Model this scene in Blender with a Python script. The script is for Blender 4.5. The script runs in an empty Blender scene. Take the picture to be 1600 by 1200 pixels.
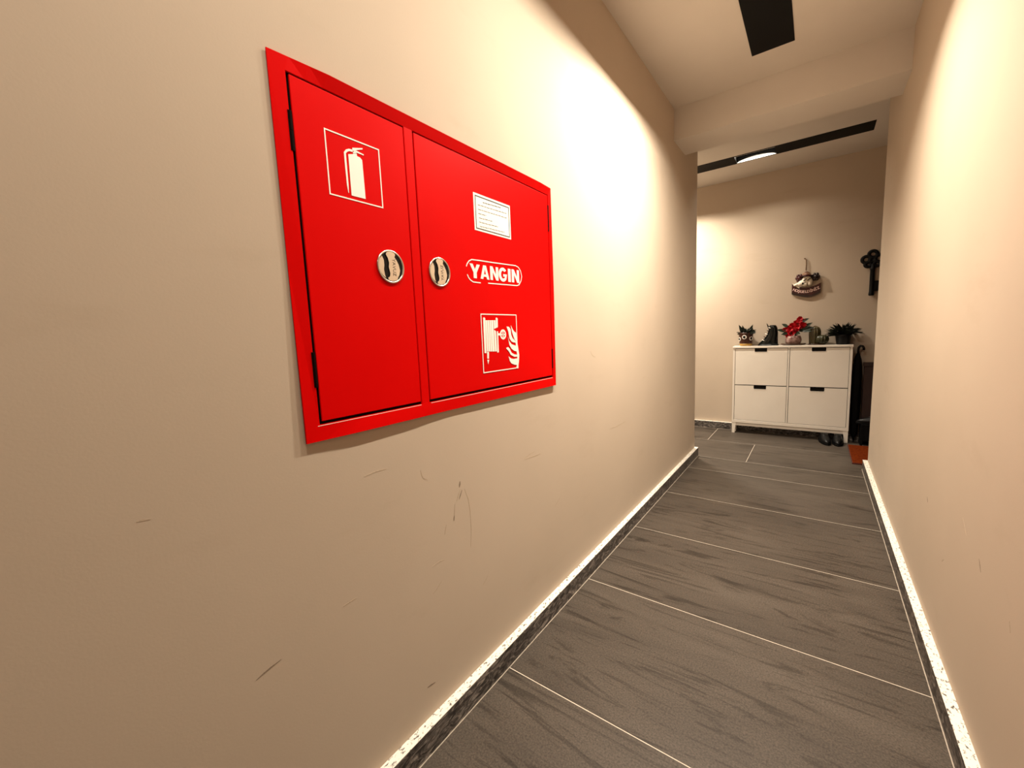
import bpy, bmesh, math, random
from mathutils import Vector, Matrix
random.seed(7)
scene = bpy.context.scene
COL = scene.collection
# ---------------------------------------------------------------- camera, world, exposure
CAM_X, CAM_Z = 0.8153, 1.105
YAW, PITCH, ROLL, FPX = -0.6386, -0.1176, -0.0415, 641.43
def make_camera():
    fwd = Vector((math.sin(YAW)*math.cos(PITCH), math.cos(YAW)*math.cos(PITCH), math.sin(PITCH)))
    right = Vector((math.cos(YAW), -math.sin(YAW), 0))
    up = right.cross(fwd)
    r2 = math.cos(ROLL)*right + math.sin(ROLL)*up
    u2 = -math.sin(ROLL)*right + math.cos(ROLL)*up
    m = Matrix((r2, u2, -fwd)).transposed().to_4x4()
    m.translation = (CAM_X, 0, CAM_Z)
    cd = bpy.data.cameras.new('camera'); cd.sensor_fit = 'HORIZONTAL'; cd.sensor_width = 36
    cd.lens = FPX/1600*36; cd.clip_start = 0.02; cd.clip_end = 60
    co = bpy.data.objects.new('camera', cd); COL.objects.link(co); co.matrix_world = m
    scene.camera = co
make_camera()
w = bpy.data.worlds.new('world'); scene.world = w; w.use_nodes = True
w.node_tree.nodes['Background'].inputs[0].default_value = (1.0, 0.85, 0.65, 1)
w.node_tree.nodes['Background'].inputs[1].default_value = 0.0
vs = scene.view_settings
vs.view_transform = 'Standard'; vs.look = 'None'; vs.gamma = 1.0; vs.use_curve_mapping = False
vs.exposure = -0.08
try:
    scene.cycles.use_denoising = True
    scene.cycles.max_bounces = 10; scene.cycles.diffuse_bounces = 6
    scene.cycles.sample_clamp_indirect = 6.0
except Exception: pass
LAMP_COLOR = (1.0, 0.885, 0.725)
LAMP_NEAR, LAMP_MID2, LAMP_MID, LAMP_FAR, LAMP_FAR_L, LAMP_BACK = 11.0, 15.0, 70.0, 5.5, 64.0, 8.0
LAMP_SPREAD = math.radians(134)

# ---------------------------------------------------------------- measured plan (metres)
W = 1.157            # corridor width
YL, YR = 3.714, 3.908  # where the left and right corridor walls end
YB = 4.90            # back wall
ZC, ZF = 2.556, 2.575  # ceiling heights
BY0, BY1, BZ = 3.035, 3.325, 2.355  # beam
YN = -2.6            # corridor end behind the viewer
XH = -2.4            # far hall, left end
XD = 1.52            # door niche depth
SK, SKH = 0.027, 0.074

# ---------------------------------------------------------------- helpers
MATS = {}
def mat(name, base=(.8,.8,.8), rough=.5, metal=0.0, build=None, spec=None):
    if name in MATS: return MATS[name]
    m = bpy.data.materials.new(name); m.use_nodes = True
    nt = m.node_tree; b = nt.nodes['Principled BSDF']
    b.inputs['Base Color'].default_value = (*base, 1); b.inputs['Roughness'].default_value = rough
    b.inputs['Metallic'].default_value = metal
    if spec is not None: b.inputs['Specular IOR Level'].default_value = spec
    m.diffuse_color = (*base, 1)
    if build: build(nt, b)
    MATS[name] = m
    return m
def N(nt, t, **kw):
    n = nt.nodes.new(t)
    for k, v in kw.items():
        if k in n.inputs: n.inputs[k].default_value = v
        else: setattr(n, k, v)
    return n
def coords(nt, scale=(1,1,1), rot=(0,0,0), rnd=False):
    tc = N(nt, 'ShaderNodeTexCoord'); mp = N(nt, 'ShaderNodeMapping')
    mp.inputs['Scale'].default_value = scale; mp.inputs['Rotation'].default_value = rot
    nt.links.new(tc.outputs['Object'], mp.inputs['Vector'])
    if rnd:
        oi = N(nt, 'ShaderNodeObjectInfo'); ml = N(nt, 'ShaderNodeMath', operation='MULTIPLY'); ml.inputs[1].default_value = 37.0
        nt.links.new(oi.outputs['Random'], ml.inputs[0]); nt.links.new(ml.outputs[0], mp.inputs['Location'])
    return mp.outputs[0]
def ramp(nt, src, stops):
    r = N(nt, 'ShaderNodeValToRGB'); e = r.color_ramp.elements
    while len(e) < len(stops): e.new(.5)
    for el, (p, c) in zip(e, stops): el.position = p; el.color = (*c, 1)
    nt.links.new(src, r.inputs[0]); return r.outputs[0]
def noise(nt, vec, scale, detail=4, rough=.55, dist=0):
    n = N(nt, 'ShaderNodeTexNoise'); n.inputs['Scale'].default_value = scale; n.inputs['Detail'].default_value = detail
    n.inputs['Roughness'].default_value = rough; n.inputs['Distortion'].default_value = dist
    nt.links.new(vec, n.inputs['Vector']); return n.outputs['Fac']
def mixc(nt, a, b, f, mode='MIX'):
    m = N(nt, 'ShaderNodeMix', data_type='RGBA', blend_type=mode)
    for s, v in ((m.inputs[6], a), (m.inputs[7], b), (m.inputs[0], f)):
        if hasattr(v, 'is_linked') or isinstance(v, bpy.types.NodeSocket): nt.links.new(v, s)
        else: s.default_value = v if isinstance(v, float) else (*v, 1)
    return m.outputs[2]
def bump(nt, b, h, strength, dist=.002):
    n = N(nt, 'ShaderNodeBump'); n.inputs['Strength'].default_value = strength; n.inputs['Distance'].default_value = dist
    nt.links.new(h, n.inputs['Height']); nt.links.new(n.outputs[0], b.inputs['Normal'])

def link(name, bm, m, parent=None, smooth=False, kind=None):
    me = bpy.data.meshes.new(name)
    bmesh.ops.recalc_face_normals(bm, faces=bm.faces)
    bm.to_mesh(me); bm.free()
    if smooth:
        for p in me.polygons: p.use_smooth = True
    for mm in (m if isinstance(m, (list, tuple)) else [m]): me.materials.append(mm)
    o = bpy.data.objects.new(name, me); COL.objects.link(o)
    if parent: o.parent = parent
    if kind: o['kind'] = kind
    return o
def tag(o, label, cat, group=None):
    o['label'] = label; o['category'] = cat
    if group: o['group'] = group
    return o
def thing(name, label, cat, loc=(0,0,0), group=None):
    o = bpy.data.objects.new(name, None); COL.objects.link(o); o.location = loc; o.empty_display_size = .05
    return tag(o, label, cat, group)
def struct(name, bm, m, parent=None, label=None, cat=None):
    o = link(name, bm, m, parent)
    if parent is None:
        o['kind'] = 'structure'
        if label: o['label'] = label
    return o
def box(bm, x0, x1, y0, y1, z0, z1, bev=0, seg=1, off=(0,0,0), mi=0):
    ox, oy, oz = off
    r = bmesh.ops.create_cube(bm, size=1)
    vs_ = r['verts']
    for v in vs_:
        v.co = Vector(((x0+x1)/2-ox + v.co.x*(x1-x0), (y0+y1)/2-oy + v.co.y*(y1-y0), (z0+z1)/2-oz + v.co.z*(z1-z0)))
    fs = set(f for v in vs_ for f in v.link_faces)
    for f in fs: f.material_index = mi
    if bev:
        es = list(set(e for v in vs_ for e in v.link_edges))
        bmesh.ops.bevel(bm, geom=es, offset=bev, segments=seg, affect='EDGES', profile=.5)
    return bm
def B(*a, **k): return box(bmesh.new(), *a, **k)
def prism(bm, pts, axis, d0, d1, mi=0):
    """extrude a 2D outline along an axis. axis 'x': pts are (y,z); 'y': (x,z); 'z': (x,y)"""
    def P(a, b, d): return (d,a,b) if axis=='x' else ((a,d,b) if axis=='y' else (a,b,d))
    n = len(pts)
    A = [bm.verts.new(P(a,b,d0)) for a,b in pts]; C = [bm.verts.new(P(a,b,d1)) for a,b in pts]
    fs = [bm.faces.new(A[::-1]), bm.faces.new(C)]
    for i in range(n): fs.append(bm.faces.new((A[i], A[(i+1)%n], C[(i+1)%n], C[i])))
    for f in fs: f.material_index = mi
    return bm
def stroke(bm, pts, width, axis, d0, d1, taper=None, closed=False):
    """flat line of given width along a 2D polyline, extruded"""
    n = len(pts); L=[]; Rr=[]
    for i,(a,b) in enumerate(pts):
        if closed: p0, p1 = pts[i-1], pts[(i+1)%n]
        else: p0, p1 = pts[max(0,i-1)], pts[min(n-1,i+1)]
        t = Vector((p1[0]-p0[0], p1[1]-p0[1])).normalized(); nn = Vector((-t.y, t.x))
        hw = width/2*(taper[i] if taper else 1)
        L.append((a+nn.x*hw, b+nn.y*hw)); Rr.append((a-nn.x*hw, b-nn.y*hw))
    rng = range(n) if closed else range(n-1)
    for i in rng:
        j = (i+1)%n
        prism(bm, [L[i], L[j], Rr[j], Rr[i]], axis, d0, d1)
    return bm
def rect_frame(bm, a0, a1, b0, b1, w_, axis, d0, d1):
    for q in ([(a0,b0),(a1,b0),(a1,b0+w_),(a0,b0+w_)], [(a0,b1-w_),(a1,b1-w_),(a1,b1),(a0,b1)],
              [(a0,b0+w_),(a0+w_,b0+w_),(a0+w_,b1-w_),(a0,b1-w_)], [(a1-w_,b0+w_),(a1,b0+w_),(a1,b1-w_),(a1-w_,b1-w_)]):
        prism(bm, q, axis, d0, d1)
    return bm
def ring2d(bm, ca, cb, ra, rb, ia, ib, axis, d0, d1, n=28):
    for i in range(n):
        t0, t1 = 2*math.pi*i/n, 2*math.pi*(i+1)/n
        prism(bm, [(ca+ra*math.cos(t0), cb+rb*math.sin(t0)), (ca+ra*math.cos(t1), cb+rb*math.sin(t1)),
                   (ca+ia*math.cos(t1), cb+ib*math.sin(t1)), (ca+ia*math.cos(t0), cb+ib*math.sin(t0))], axis, d0, d1)
    return bm
def lathe(bm, prof, c=(0,0,0), n=24, axis='z', ripple=0, nrip=0):
    rings = []
    for r, h in prof:
        ring = []
        for i in range(n):
            t = 2*math.pi*i/n; rr = r*(1+ripple*math.cos(nrip*t)) if ripple else r
            a, b = rr*math.cos(t), rr*math.sin(t)
            co = (c[0]+a, c[1]+b, c[2]+h) if axis=='z' else (c[0]+h, c[1]+a, c[2]+b) if axis=='x' else (c[0]+a, c[1]+h, c[2]+b)
            ring.append(bm.verts.new(co))
        rings.append(ring)
    for A, C in zip(rings, rings[1:]):
        for i in range(n): bm.faces.new((A[i], A[(i+1)%n], C[(i+1)%n], C[i]))
    bm.faces.new(rings[0][::-1]); bm.faces.new(rings[-1])
    return bm
def tube(bm, pts, r, n=8):
    pts = [Vector(p) for p in pts]; rings=[]
    for i, p in enumerate(pts):
        t = (pts[min(i+1,len(pts)-1)] - pts[max(i-1,0)]).normalized()
        a = t.orthogonal().normalized() if i == 0 else (rings_a - t*rings_a.dot(t)).normalized()
        rings_a = a; b = t.cross(a); rr = r[i] if isinstance(r,(list,tuple)) else r
        rings.append([bm.verts.new(p + rr*(a*math.cos(2*math.pi*k/n) + b*math.sin(2*math.pi*k/n))) for k in range(n)])
    for A, C in zip(rings, rings[1:]):
        for k in range(n): bm.faces.new((A[k], A[(k+1)%n], C[(k+1)%n], C[k]))
    bm.faces.new(rings[0][::-1]); bm.faces.new(rings[-1])
    return bm
def ball(bm, c, r, u=14, v=10, rot=None):
    res = bmesh.ops.create_uvsphere(bm, u_segments=u, v_segments=v, radius=1)
    s = r if isinstance(r,(list,tuple)) else (r,r,r)
    for q in res['verts']:
        co = Vector((q.co.x*s[0], q.co.y*s[1], q.co.z*s[2]))
        if rot: co = rot @ co
        q.co = co + Vector(c)
    return bm
def leaf(bm, base, d, length, width, droop=.2, thick=.0012, seg=5, fold=.25, face=(0,0,1)):
    """pointed leaf blade with a mid fold and thickness"""
    d = Vector(d).normalized(); side = d.cross(Vector(face))
    if side.length < 1e-3: side = Vector((1,0,0))
    side.normalize(); up = side.cross(d).normalized(); base = Vector(base); rows=[]
    for i in range(seg+1):
        t = i/seg; wd = width*math.sin(math.pi*min(1,.12+.88*t)**.8)*.5 if i < seg else .0004
        p = base + d*length*t - Vector((0,0,1))*droop*length*t*t
        rows.append([p-side*wd+up*wd*fold, p, p+side*wd+up*wd*fold])
    top = [[bm.verts.new(q) for q in r] for r in rows]; bot = [[bm.verts.new(q-up*thick) for q in r] for r in rows]
    for i in range(seg):
        for k in (0,1):
            bm.faces.new((top[i][k], top[i][k+1], top[i+1][k+1], top[i+1][k]))
            bm.faces.new((bot[i][k], bot[i+1][k], bot[i+1][k+1], bot[i][k+1]))
        bm.faces.new((top[i][0], top[i+1][0], bot[i+1][0], bot[i][0])); bm.faces.new((top[i][2], bot[i][2], bot[i+1][2], top[i+1][2]))
    bm.faces.new((top[0][0], bot[0][0], bot[0][1], top[0][1])); bm.faces.new((top[0][1], bot[0][1], bot[0][2], top[0][2]))
    bm.faces.new((top[-1][0], top[-1][1], bot[-1][1], bot[-1][0])); bm.faces.new((top[-1][1], top[-1][2], bot[-1][2], bot[-1][1]))
    return bm
def text_mesh(body, size, depth=.0004, bold=0.0, spacing=1.0):
    cu = bpy.data.curves.new('lettering', 'FONT'); cu.body = body; cu.size = size; cu.extrude = depth/2; cu.offset = bold
    cu.align_x = 'CENTER'; cu.align_y = 'CENTER'; cu.space_character = spacing; cu.resolution_u = 2
    o = bpy.data.objects.new('lettering', cu); COL.objects.link(o)
    me = bpy.data.meshes.new_from_object(o.evaluated_get(bpy.context.evaluated_depsgraph_get()))
    bpy.data.objects.remove(o); bpy.data.curves.remove(cu)
    return me
def bm_add_mesh(bm, me, M):
    t = bmesh.new(); t.from_mesh(me); t.transform(M); tmp = bpy.data.meshes.new('t'); t.to_mesh(tmp); t.free()
    bm.from_mesh(tmp); bpy.data.meshes.remove(tmp)

# ---------------------------------------------------------------- materials
def b_wall(nt, b):
    v = coords(nt)
    blot = ramp(nt, noise(nt, v, 1.6, 3), [(.3,(.478,.393,.305)), (.7,(.510,.421,.330))])
    smudge = ramp(nt, noise(nt, coords(nt,(1,1.2,3.2)), 2.3, 6, .62), [(.60,(1,1,1)), (.74,(.95,.94,.925))])
    nt.links.new(mixc(nt, blot, smudge, 1.0, 'MULTIPLY'), b.inputs['Base Color'])
    bump(nt, b, noise(nt, v, 230, 3), .12, .0010)
M_wall = mat('wall_paint', (.61,.52,.41), .85, build=b_wall)
def b_ceil(nt, b):
    v = coords(nt); nt.links.new(ramp(nt, noise(nt, v, 2, 3), [(.3,(.60,.555,.50)), (.7,(.64,.595,.54))]), b.inputs['Base Color'])
    bump(nt, b, noise(nt, v, 120, 3), .25, .0015)
M_ceil = mat('ceiling_paint', (.72,.65,.55), .8, build=b_ceil)
def b_tile(nt, b):
    v = coords(nt, (.8, 2.6, 1), (0,0,.12), rnd=True)
    big = noise(nt, v, 1.3, 5, .6, 1.2)
    v2 = coords(nt, (.75, 6.0, 1), (0,0,.14), rnd=True)
    vein = noise(nt, v2, 1.7, 7, .64, 3.4)
    c1 = ramp(nt, big, [(.30,(.050,.040,.032)), (.52,(.066,.053,.042)), (.75,(.084,.069,.056))])
    c2 = ramp(nt, vein, [(.33,(.36,.34,.32)), (.41,(.62,.60,.58)), (.47,(1,1,1)), (.60,(1.0,1.0,1.0)), (.72,(1.16,1.15,1.13))])
    c = mixc(nt, c1, c2, .9, 'MULTIPLY')
    fine = ramp(nt, noise(nt, coords(nt), 190, 4, .8), [(.32,(.35,.34,.33)), (.68,(1.7,1.69,1.68))])
    c = mixc(nt, c, fine, .8, 'MULTIPLY')
    nt.links.new(c, b.inputs['Base Color'])
    bump(nt, b, noise(nt, coords(nt), 260, 3), .25, .0008)
M_tile = mat('floor_tile_stone', (.07,.055,.045), .5, build=b_tile, spec=.25)
M_grout = mat('grout', (.74,.66,.54), .8, build=lambda nt,b: nt.links.new(ramp(nt, noise(nt, coords(nt), 60, 3), [(.3,(.50,.44,.36)), (.7,(.60,.53,.44))]), b.inputs['Base Color']))
M_caulk = mat('grey_caulk', (.36,.31,.26), .8, build=lambda nt,b: nt.links.new(ramp(nt, noise(nt, coords(nt), 40, 3), [(.3,(.28,.24,.20)), (.7,(.44,.38,.31))]), b.inputs['Base Color']))
def b_skirt(nt, b):
    v = coords(nt, (9, 9, 26), (.5,0,0))
    n1 = noise(nt, v, 2.2, 7, .7, 1.5)
    c = ramp(nt, n1, [(.40,(.014,.011,.010)), (.47,(.05,.043,.038)), (.54,(.12,.105,.095)), (.62,(.30,.27,.24))])
    nt.links.new(c, b.inputs['Base Color'])
M_skirt = mat('skirting_stone', (.10,.09,.08), .42, build=b_skirt)
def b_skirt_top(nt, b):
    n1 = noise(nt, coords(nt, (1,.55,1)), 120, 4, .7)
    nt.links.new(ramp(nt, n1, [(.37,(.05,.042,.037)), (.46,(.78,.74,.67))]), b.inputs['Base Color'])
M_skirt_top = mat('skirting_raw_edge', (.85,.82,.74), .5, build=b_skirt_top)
def b_red(nt, b):
    nt.links.new(ramp(nt, noise(nt, coords(nt), 3, 3), [(.3,(.60,.0006,.0005)), (.7,(.64,.0008,.0006))]), b.inputs['Base Color'])
    bump(nt, b, noise(nt, coords(nt), 300, 2), .05, .0005)
M_red = mat('red_enamel', (.7,.003,.002), .42, build=b_red, spec=.04)
M_redsign = mat('sign_red_film', (.60,.0008,.0008), .4, spec=.04)
M_white_print = mat('white_print', (.88,.86,.80), .45)
M_black_print = mat('dark_print', (.03,.025,.022), .5)
M_dark_gap = mat('dark_gap_shade', (.006,.002,.0015), .8, spec=.05)  # near-black colour stands in for the shade inside gaps
M_chrome = mat('satin_chrome', (.66,.61,.54), .25, 1.0, build=lambda nt,b: bump(nt, b, noise(nt, coords(nt,(30,1,1)), 60, 2), .03, .0004))
M_black_gloss = mat('black_gloss_plastic', (.003,.003,.003), .25, spec=.2)
M_black_lamp = mat('black_lamp_metal', (.004,.004,.004), .55, spec=.08)
M_reflector = mat('white_reflector', (.9,.9,.88), .4)
def b_emit(nt, b):
    b.inputs['Emission Color'].default_value = (*LAMP_COLOR, 1); b.inputs['Emission Strength'].default_value = 12
M_emit = mat('led_diffuser', (.9,.9,.9), .5, build=b_emit)
def b_lacq(nt, b):
    nt.links.new(ramp(nt, noise(nt, coords(nt), 4, 3), [(.3,(.74,.68,.60)), (.7,(.78,.725,.645))]), b.inputs['Base Color'])
M_lacq = mat('white_lacquer', (.76,.70,.62), .35, build=b_lacq)
def wood(name, c0, c1, rough=.4, sc=(1,1,8)):
    def f(nt, b): nt.links.new(ramp(nt, noise(nt, coords(nt, sc), 6, 5, .6, .6), [(.3,c0), (.7,c1)]), b.inputs['Base Color'])
    return mat(name, c1, rough, build=f)
def mottled(name, c0, c1, scale=20, rough=.5, bmp=0, spec=None):
    def f(nt, b):
        h = noise(nt, coords(nt), scale, 4)
        nt.links.new(ramp(nt, h, [(.3,c0), (.7,c1)]), b.inputs['Base Color'])
        if bmp: bump(nt, b, h, bmp, .003)
    return mat(name, c1, rough, build=f, spec=spec)
M_door = wood('dark_brown_door_wood', (.030,.010,.006), (.055,.018,.010), .4, (8,8,1))
M_iron = mottled('black_iron', (.003,.003,.003), (.007,.007,.007), 40, .5, .2, .15)

# ---------------------------------------------------------------- room shell
def cells(bm, x0,x1,y0,y1,z0,z1, hole):
    """slab with one rectangular hole in plan"""
    hx0,hx1,hy0,hy1 = hole
    for a in ((x0,hx0,y0,y1),(hx1,x1,y0,y1),(hx0,hx1,y0,hy0),(hx0,hx1,hy1,y1)):
        if a[1]-a[0] > 1e-4 and a[3]-a[2] > 1e-4: box(bm, *a, z0, z1)
    return bm
NS = (.480, .672, -1.70, 2.760)      # near ceiling light, plan rectangle
FS = (-1.30, 1.119, 4.240, 4.440)    # far ceiling light
struct('wall_left', B(-.15, 0, YN, YL, 0, ZF+.1), M_wall, label='long beige corridor wall carrying the red fire cabinet')
struct('wall_left_return', B(XH, -.15, YL-.15, YL, 0, ZF+.1), M_wall, label='beige wall of the side hall behind the left corner')
struct('wall_right', B(W, W+.15, YN, YR, 0, ZF+.1), M_wall, label='beige corridor wall on the right')
struct('wall_right_return', B(W+.15, XD+.1, YR-.15, YR, 0, ZF+.1), M_wall, label='short beige return wall of the door niche')
struct('wall_back', B(XH, XD+.1, YB, YB+.12, 0, ZF+.1), M_wall, label='beige end wall behind the shoe cabinet')
struct('wall_niche', B(XD, XD+.1, YR, YB, 2.12, ZF+.1), M_wall, label='beige wall above the flat door in the niche')
struct('wall_hall_end', B(XH-.12, XH, YL-.15, YB+.12, 0, ZF+.1), M_wall, label='beige wall closing the side hall')
struct('wall_near', B(-.15, W+.15, YN-.12, YN, 0, ZF+.1), M_wall, label='beige wall closing the corridor behind the viewer')
struct('ceiling', cells(bmesh.new(), 0, W, YN, BY0, ZC, ZC+.1, NS), M_ceil, label='plain off white corridor ceiling')
struct('ceiling_far', cells(bmesh.new(), XH, XD, BY1, YB, ZF, ZF+.1, FS), M_ceil, label='off white ceiling of the hall beyond the beam')
struct('trim_beam', B(0, W, BY0, BY1, BZ, ZF+.1), M_ceil, label='dropped ceiling beam across the corridor')
# floor: screed with grout colour, each stone tile laid on it
fl = struct('floor', B(XH, XD, YN, YB, -.06, -.0004), M_grout, label='dark stone tiled corridor floor with pale joints')
G = .0025
def tile(x0, x1, y0, y1):
    cx, cy = (x0+x1)/2, (y0+y1)/2
    o = link('floor_tile', B(x0+G/2, x1-G/2, y0+G/2, y1-G/2, -.010, 0, bev=.0006, off=(cx,cy,0)), M_tile, fl)
    o.location = (cx, cy, 0)
ys = [0.9808 + .6*k for k in range(-6, 5)]   # ... 3.38
ys = [YN] + [y for y in ys if y > YN+.05]
for a, b_ in zip(ys, ys[1:]): tile(0, W, a, b_)
tile(0, W, ys[-1], 3.73)
def hall_row(y0, y1, x_joint):
    xs = [x_joint + 1.2*k for k in range(-3, 4)]
    xs = [XH] + [x for x in xs if XH+.05 < x < XD-.05] + [XD]
    for a, b_ in zip(xs, xs[1:]): tile(a, b_, y0, y1)
hall_row(3.73, 4.33, .392); hall_row(4.33, YB, -.012)
# skirting boards: dark stone face with pale sawn top edge and caulk line
def skirting(name, x0, x1, y0, y1, faces, label):
    o = struct(name, B(x0, x1, y0, y1, 0, SKH-.0015), M_skirt, label=label)
    link('top_edge', B(x0, x1, y0, y1, SKH-.0015, SKH), M_skirt_top, o)
    c = bmesh.new(); q = .0026
    for f in faces:
        if f == '+x': box(c, x1, x1+q, y0, y1, 0, .0012)
        if f == '-x': box(c, x0-q, x0, y0, y1, 0, .0012)
        if f == '-y': box(c, x0, x1, y0-q, y0, 0, .0012)
        if f == '+y': box(c, x0, x1, y1, y1+q, 0, .0012)
    link('caulk_line', c, M_caulk, o)
skirting('baseboard_left', 0, SK, YN, YL+SK, ['+x'], 'speckled stone skirting along the left corridor wall')
skirting('baseboard_left_return', XH, 0, YL, YL+SK, ['+y'], 'stone skirting around the left corner in the side hall')
skirting('baseboard_right', W-SK, W, YN, YR+SK, ['-x'], 'speckled stone skirting along the right corridor wall')
skirting('baseboard_right_return', W, XD-.05, YR, YR+SK, ['+y'], 'stone skirting in the door niche')
skirting('baseboard_back', XH, XD-.05, YB-SK, YB, ['-y'], 'stone skirting along the end wall behind the shoe cabinet')
# flat door in the niche
d = struct('door_1', B(XD+.01, XD+.06, YR+.06, YB-.06, 0, 2.06, bev=.003), M_door, label='dark brown wooden flat door in the right niche')
for z0, z1 in ((.18,.86),(1.04,1.92)):
    link('panel', B(XD-.002, XD+.012, YR+.20, YB-.20, z0, z1, bev=.005), M_door, d)
hb = bmesh.new(); tube(hb, [(XD+.01,4.06,1.0),(XD-.045,4.06,1.0),(XD-.05,4.075,1.0),(XD-.05,4.18,1.0)], .009, 10)
link('handle', hb, M_chrome, d, True)
fb = bmesh.new(); box(fb, XD-.01, XD+.08, YR+.001, YR+.06, 0, 2.12); box(fb, XD-.01, XD+.08, YB-.06, YB-.001, 0, 2.12); box(fb, XD-.01, XD+.08, YR+.06, YB-.06, 2.06, 2.12)
link('door_frame', fb, M_door, d)
# scuffs on the plaster: thin rubbed smears, children of the wall they are on
M_scuff = mottled('scuff_grey', (.36,.285,.21), (.52,.42,.31), 300, .8)
M_scuff_d = mottled('scuff_dark', (.17,.13,.095), (.30,.235,.17), 300, .8)
wl, wr = bpy.data.objects['wall_left'], bpy.data.objects['wall_right']
def scuff(pts, wd, dark=False, right=False):
    b = bmesh.new(); n = len(pts)
    tp = [max(.15, math.sin(math.pi*(i+.35)/(n-.3))) for i in range(n)]
    x0, x1 = (W-.0003, W+.001) if right else (-.001, .0003)
    stroke(b, pts, wd, 'x', x0, x1, tp); link('scuff_mark', b, M_scuff_d if dark else M_scuff, wr if right else wl)
for pts, wd, dk in [
    ([(.826,.692),(.824,.683),(.822,.675)], .007, True), ([(.826,.668),(.817,.655),(.808,.638)], .004, False), ([(.832,.664),(.824,.65),(.818,.640)], .004, True),
    ([(.842,.664),(.856,.628),(.862,.587),(.862,.53),(.856,.477)], .0022, False), ([(.800,.632),(.797,.610),(.793,.590)], .0030, False),
    ([(.795,.600),(.793,.592),(.792,.585)], .004, True), ([(.762,.585),(.758,.573),(.754,.56)], .003, False),
    ([(.262,.488),(.276,.492),(.290,.495),(.308,.498)], .0035, True), ([(.656,.165),(.668,.163),(.684,.159)], .0045, True),
    ([(.684,.767),(.687,.752),(.692,.742),(.705,.735)], .0028, False), ([(1.156,.667),(1.20,.664),(1.24,.661),(1.261,.662)], .0032, False),
    ([(1.156,.672),(1.19,.678),(1.22,.680)], .002, False), ([(.698,.414),(.714,.422),(.731,.434)], .0028, False), ([(.442,.529),(.457,.530),(.474,.530)], .0025, False),
    ([(.134,.849),(.141,.849),(.150,.847)], .003, False), ([(.70,.49),(.72,.493),(.745,.490)], .002, False), ([(.52,.80),(.55,.803),(.58,.801)], .003, False),
    ([(.90,.33),(.91,.336),(.925,.347)], .003, False), ([(1.9,.62),(2.0,.615),(2.12,.618)], .004, False), ([(1.7,1.02),(1.72,1.0),(1.75,.99)], .003, False),
    ([(1.35,.42),(1.37,.43),(1.40,.445)], .003, False)]:
    scuff(pts, wd, dk)
for pts, wd, dk in [([(1.428,.515),(1.418,.503),(1.408,.490)], .004, True), ([(1.586,.56),(1.565,.545),(1.54,.525)], .003, False),
    ([(2.003,.47),(1.996,.462),(1.99,.455)], .005, True), ([(1.75,.35),(1.74,.36),(1.73,.365)], .006, False), ([(1.22,.48),(1.215,.47),(1.21,.46)], .004, False)]:
    scuff(pts, wd, dk, True)

# ---------------------------------------------------------------- ceiling lights (recessed black troughs with LED inserts)
def ceiling_light(name, label, plan, zc, along, emitters, power, tilt=0.0):
    x0,x1,y0,y1 = plan
    root = thing(name, label, 'ceiling light', ((x0+x1)/2, (y0+y1)/2, zc))
    ox, oy = root.location.x, root.location.y
    lo, hi, c0, c1 = (y0,y1,x0,x1) if along=='y' else (x0,x1,y0,y1)
    cm = (c0+c1)/2; DEP = .060; HW = .084; EL = .30
    def bx(bm, l0,l1,a0,a1,z0,z1,**k):
        if along=='y': box(bm, a0-ox,a1-ox,l0-oy,l1-oy,z0-zc,z1-zc,**k)
        else: box(bm, l0-ox,l1-ox,a0-oy,a1-oy,z0-zc,z1-zc,**k)
    h = bmesh.new(); zb = zc-.002; zt = zb+DEP+.03
    bx(h, lo,hi,c0,cm-HW,zb,zt); bx(h, lo,hi,cm+HW,c1,zb,zt); bx(h, lo,hi,cm-HW,cm+HW,zb+DEP,zt)
    cur = lo
    for e in sorted(emitters)+[None]:
        l1 = hi if e is None else e-EL/2
        if l1-cur > 1e-4: bx(h, cur,l1,cm-HW,cm+HW,zb,zb+DEP)
        if e is not None: cur = e+EL/2
    link('housing', h, M_black_lamp, root)
    for i, e in enumerate(emitters):
        # curved white reflector lip on both long inner sides
        n = 16
        for s in (-1, 1):
            r = bmesh.new(); a0, a1 = sorted((cm+s*HW, cm+s*(HW-.003)))
            out = [(e-EL/2, 0), (e+EL/2, 0)] + [(e+EL/2-EL*k/n, .028*math.sin(math.pi*k/n)**.6 if 0 < k < n else .001) for k in range(n+1)]
            if along=='y': prism(r, [(u-oy, zb-zc+v) for u,v in out], 'x', a0-ox, a1-ox)
            else: prism(r, [(u-ox, zb-zc+v) for u,v in out], 'y', a0-oy, a1-oy)
            link('reflector', r, M_reflector, root)
        dfz = bmesh.new(); bx(dfz, e-EL/2+.015, e+EL/2-.015, cm-.014, cm+.014, zb+DEP-.004, zb+DEP)
        link('led_diffuser', dfz, M_emit, root)
        ld = bpy.data.lights.new(name+'_led', 'AREA'); ld.shape = 'RECTANGLE'; ld.size, ld.size_y = (.026, EL-.03) if along=='y' else (EL-.03, .026)
        ld.color = LAMP_COLOR; ld.energy = power[i]; ld.spread = LAMP_SPREAD
        lo_ = bpy.data.objects.new('led_light', ld); COL.objects.link(lo_); lo_.parent = root; lo_.rotation_euler = (0, tilt, 0)
        lo_.location = (cm-ox, e-oy, zb+DEP-.006-zc) if along=='y' else (e-ox, cm-oy, zb+DEP-.006-zc)
    return root
ceiling_light('recessed_linear_light', 'wide black recessed linear light running lengthwise in the near corridor ceiling', NS, ZC, 'y', [2.05, 1.15, .25, -1.35], [LAMP_MID, LAMP_MID2, LAMP_NEAR, LAMP_BACK], tilt=math.radians(11))
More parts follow.
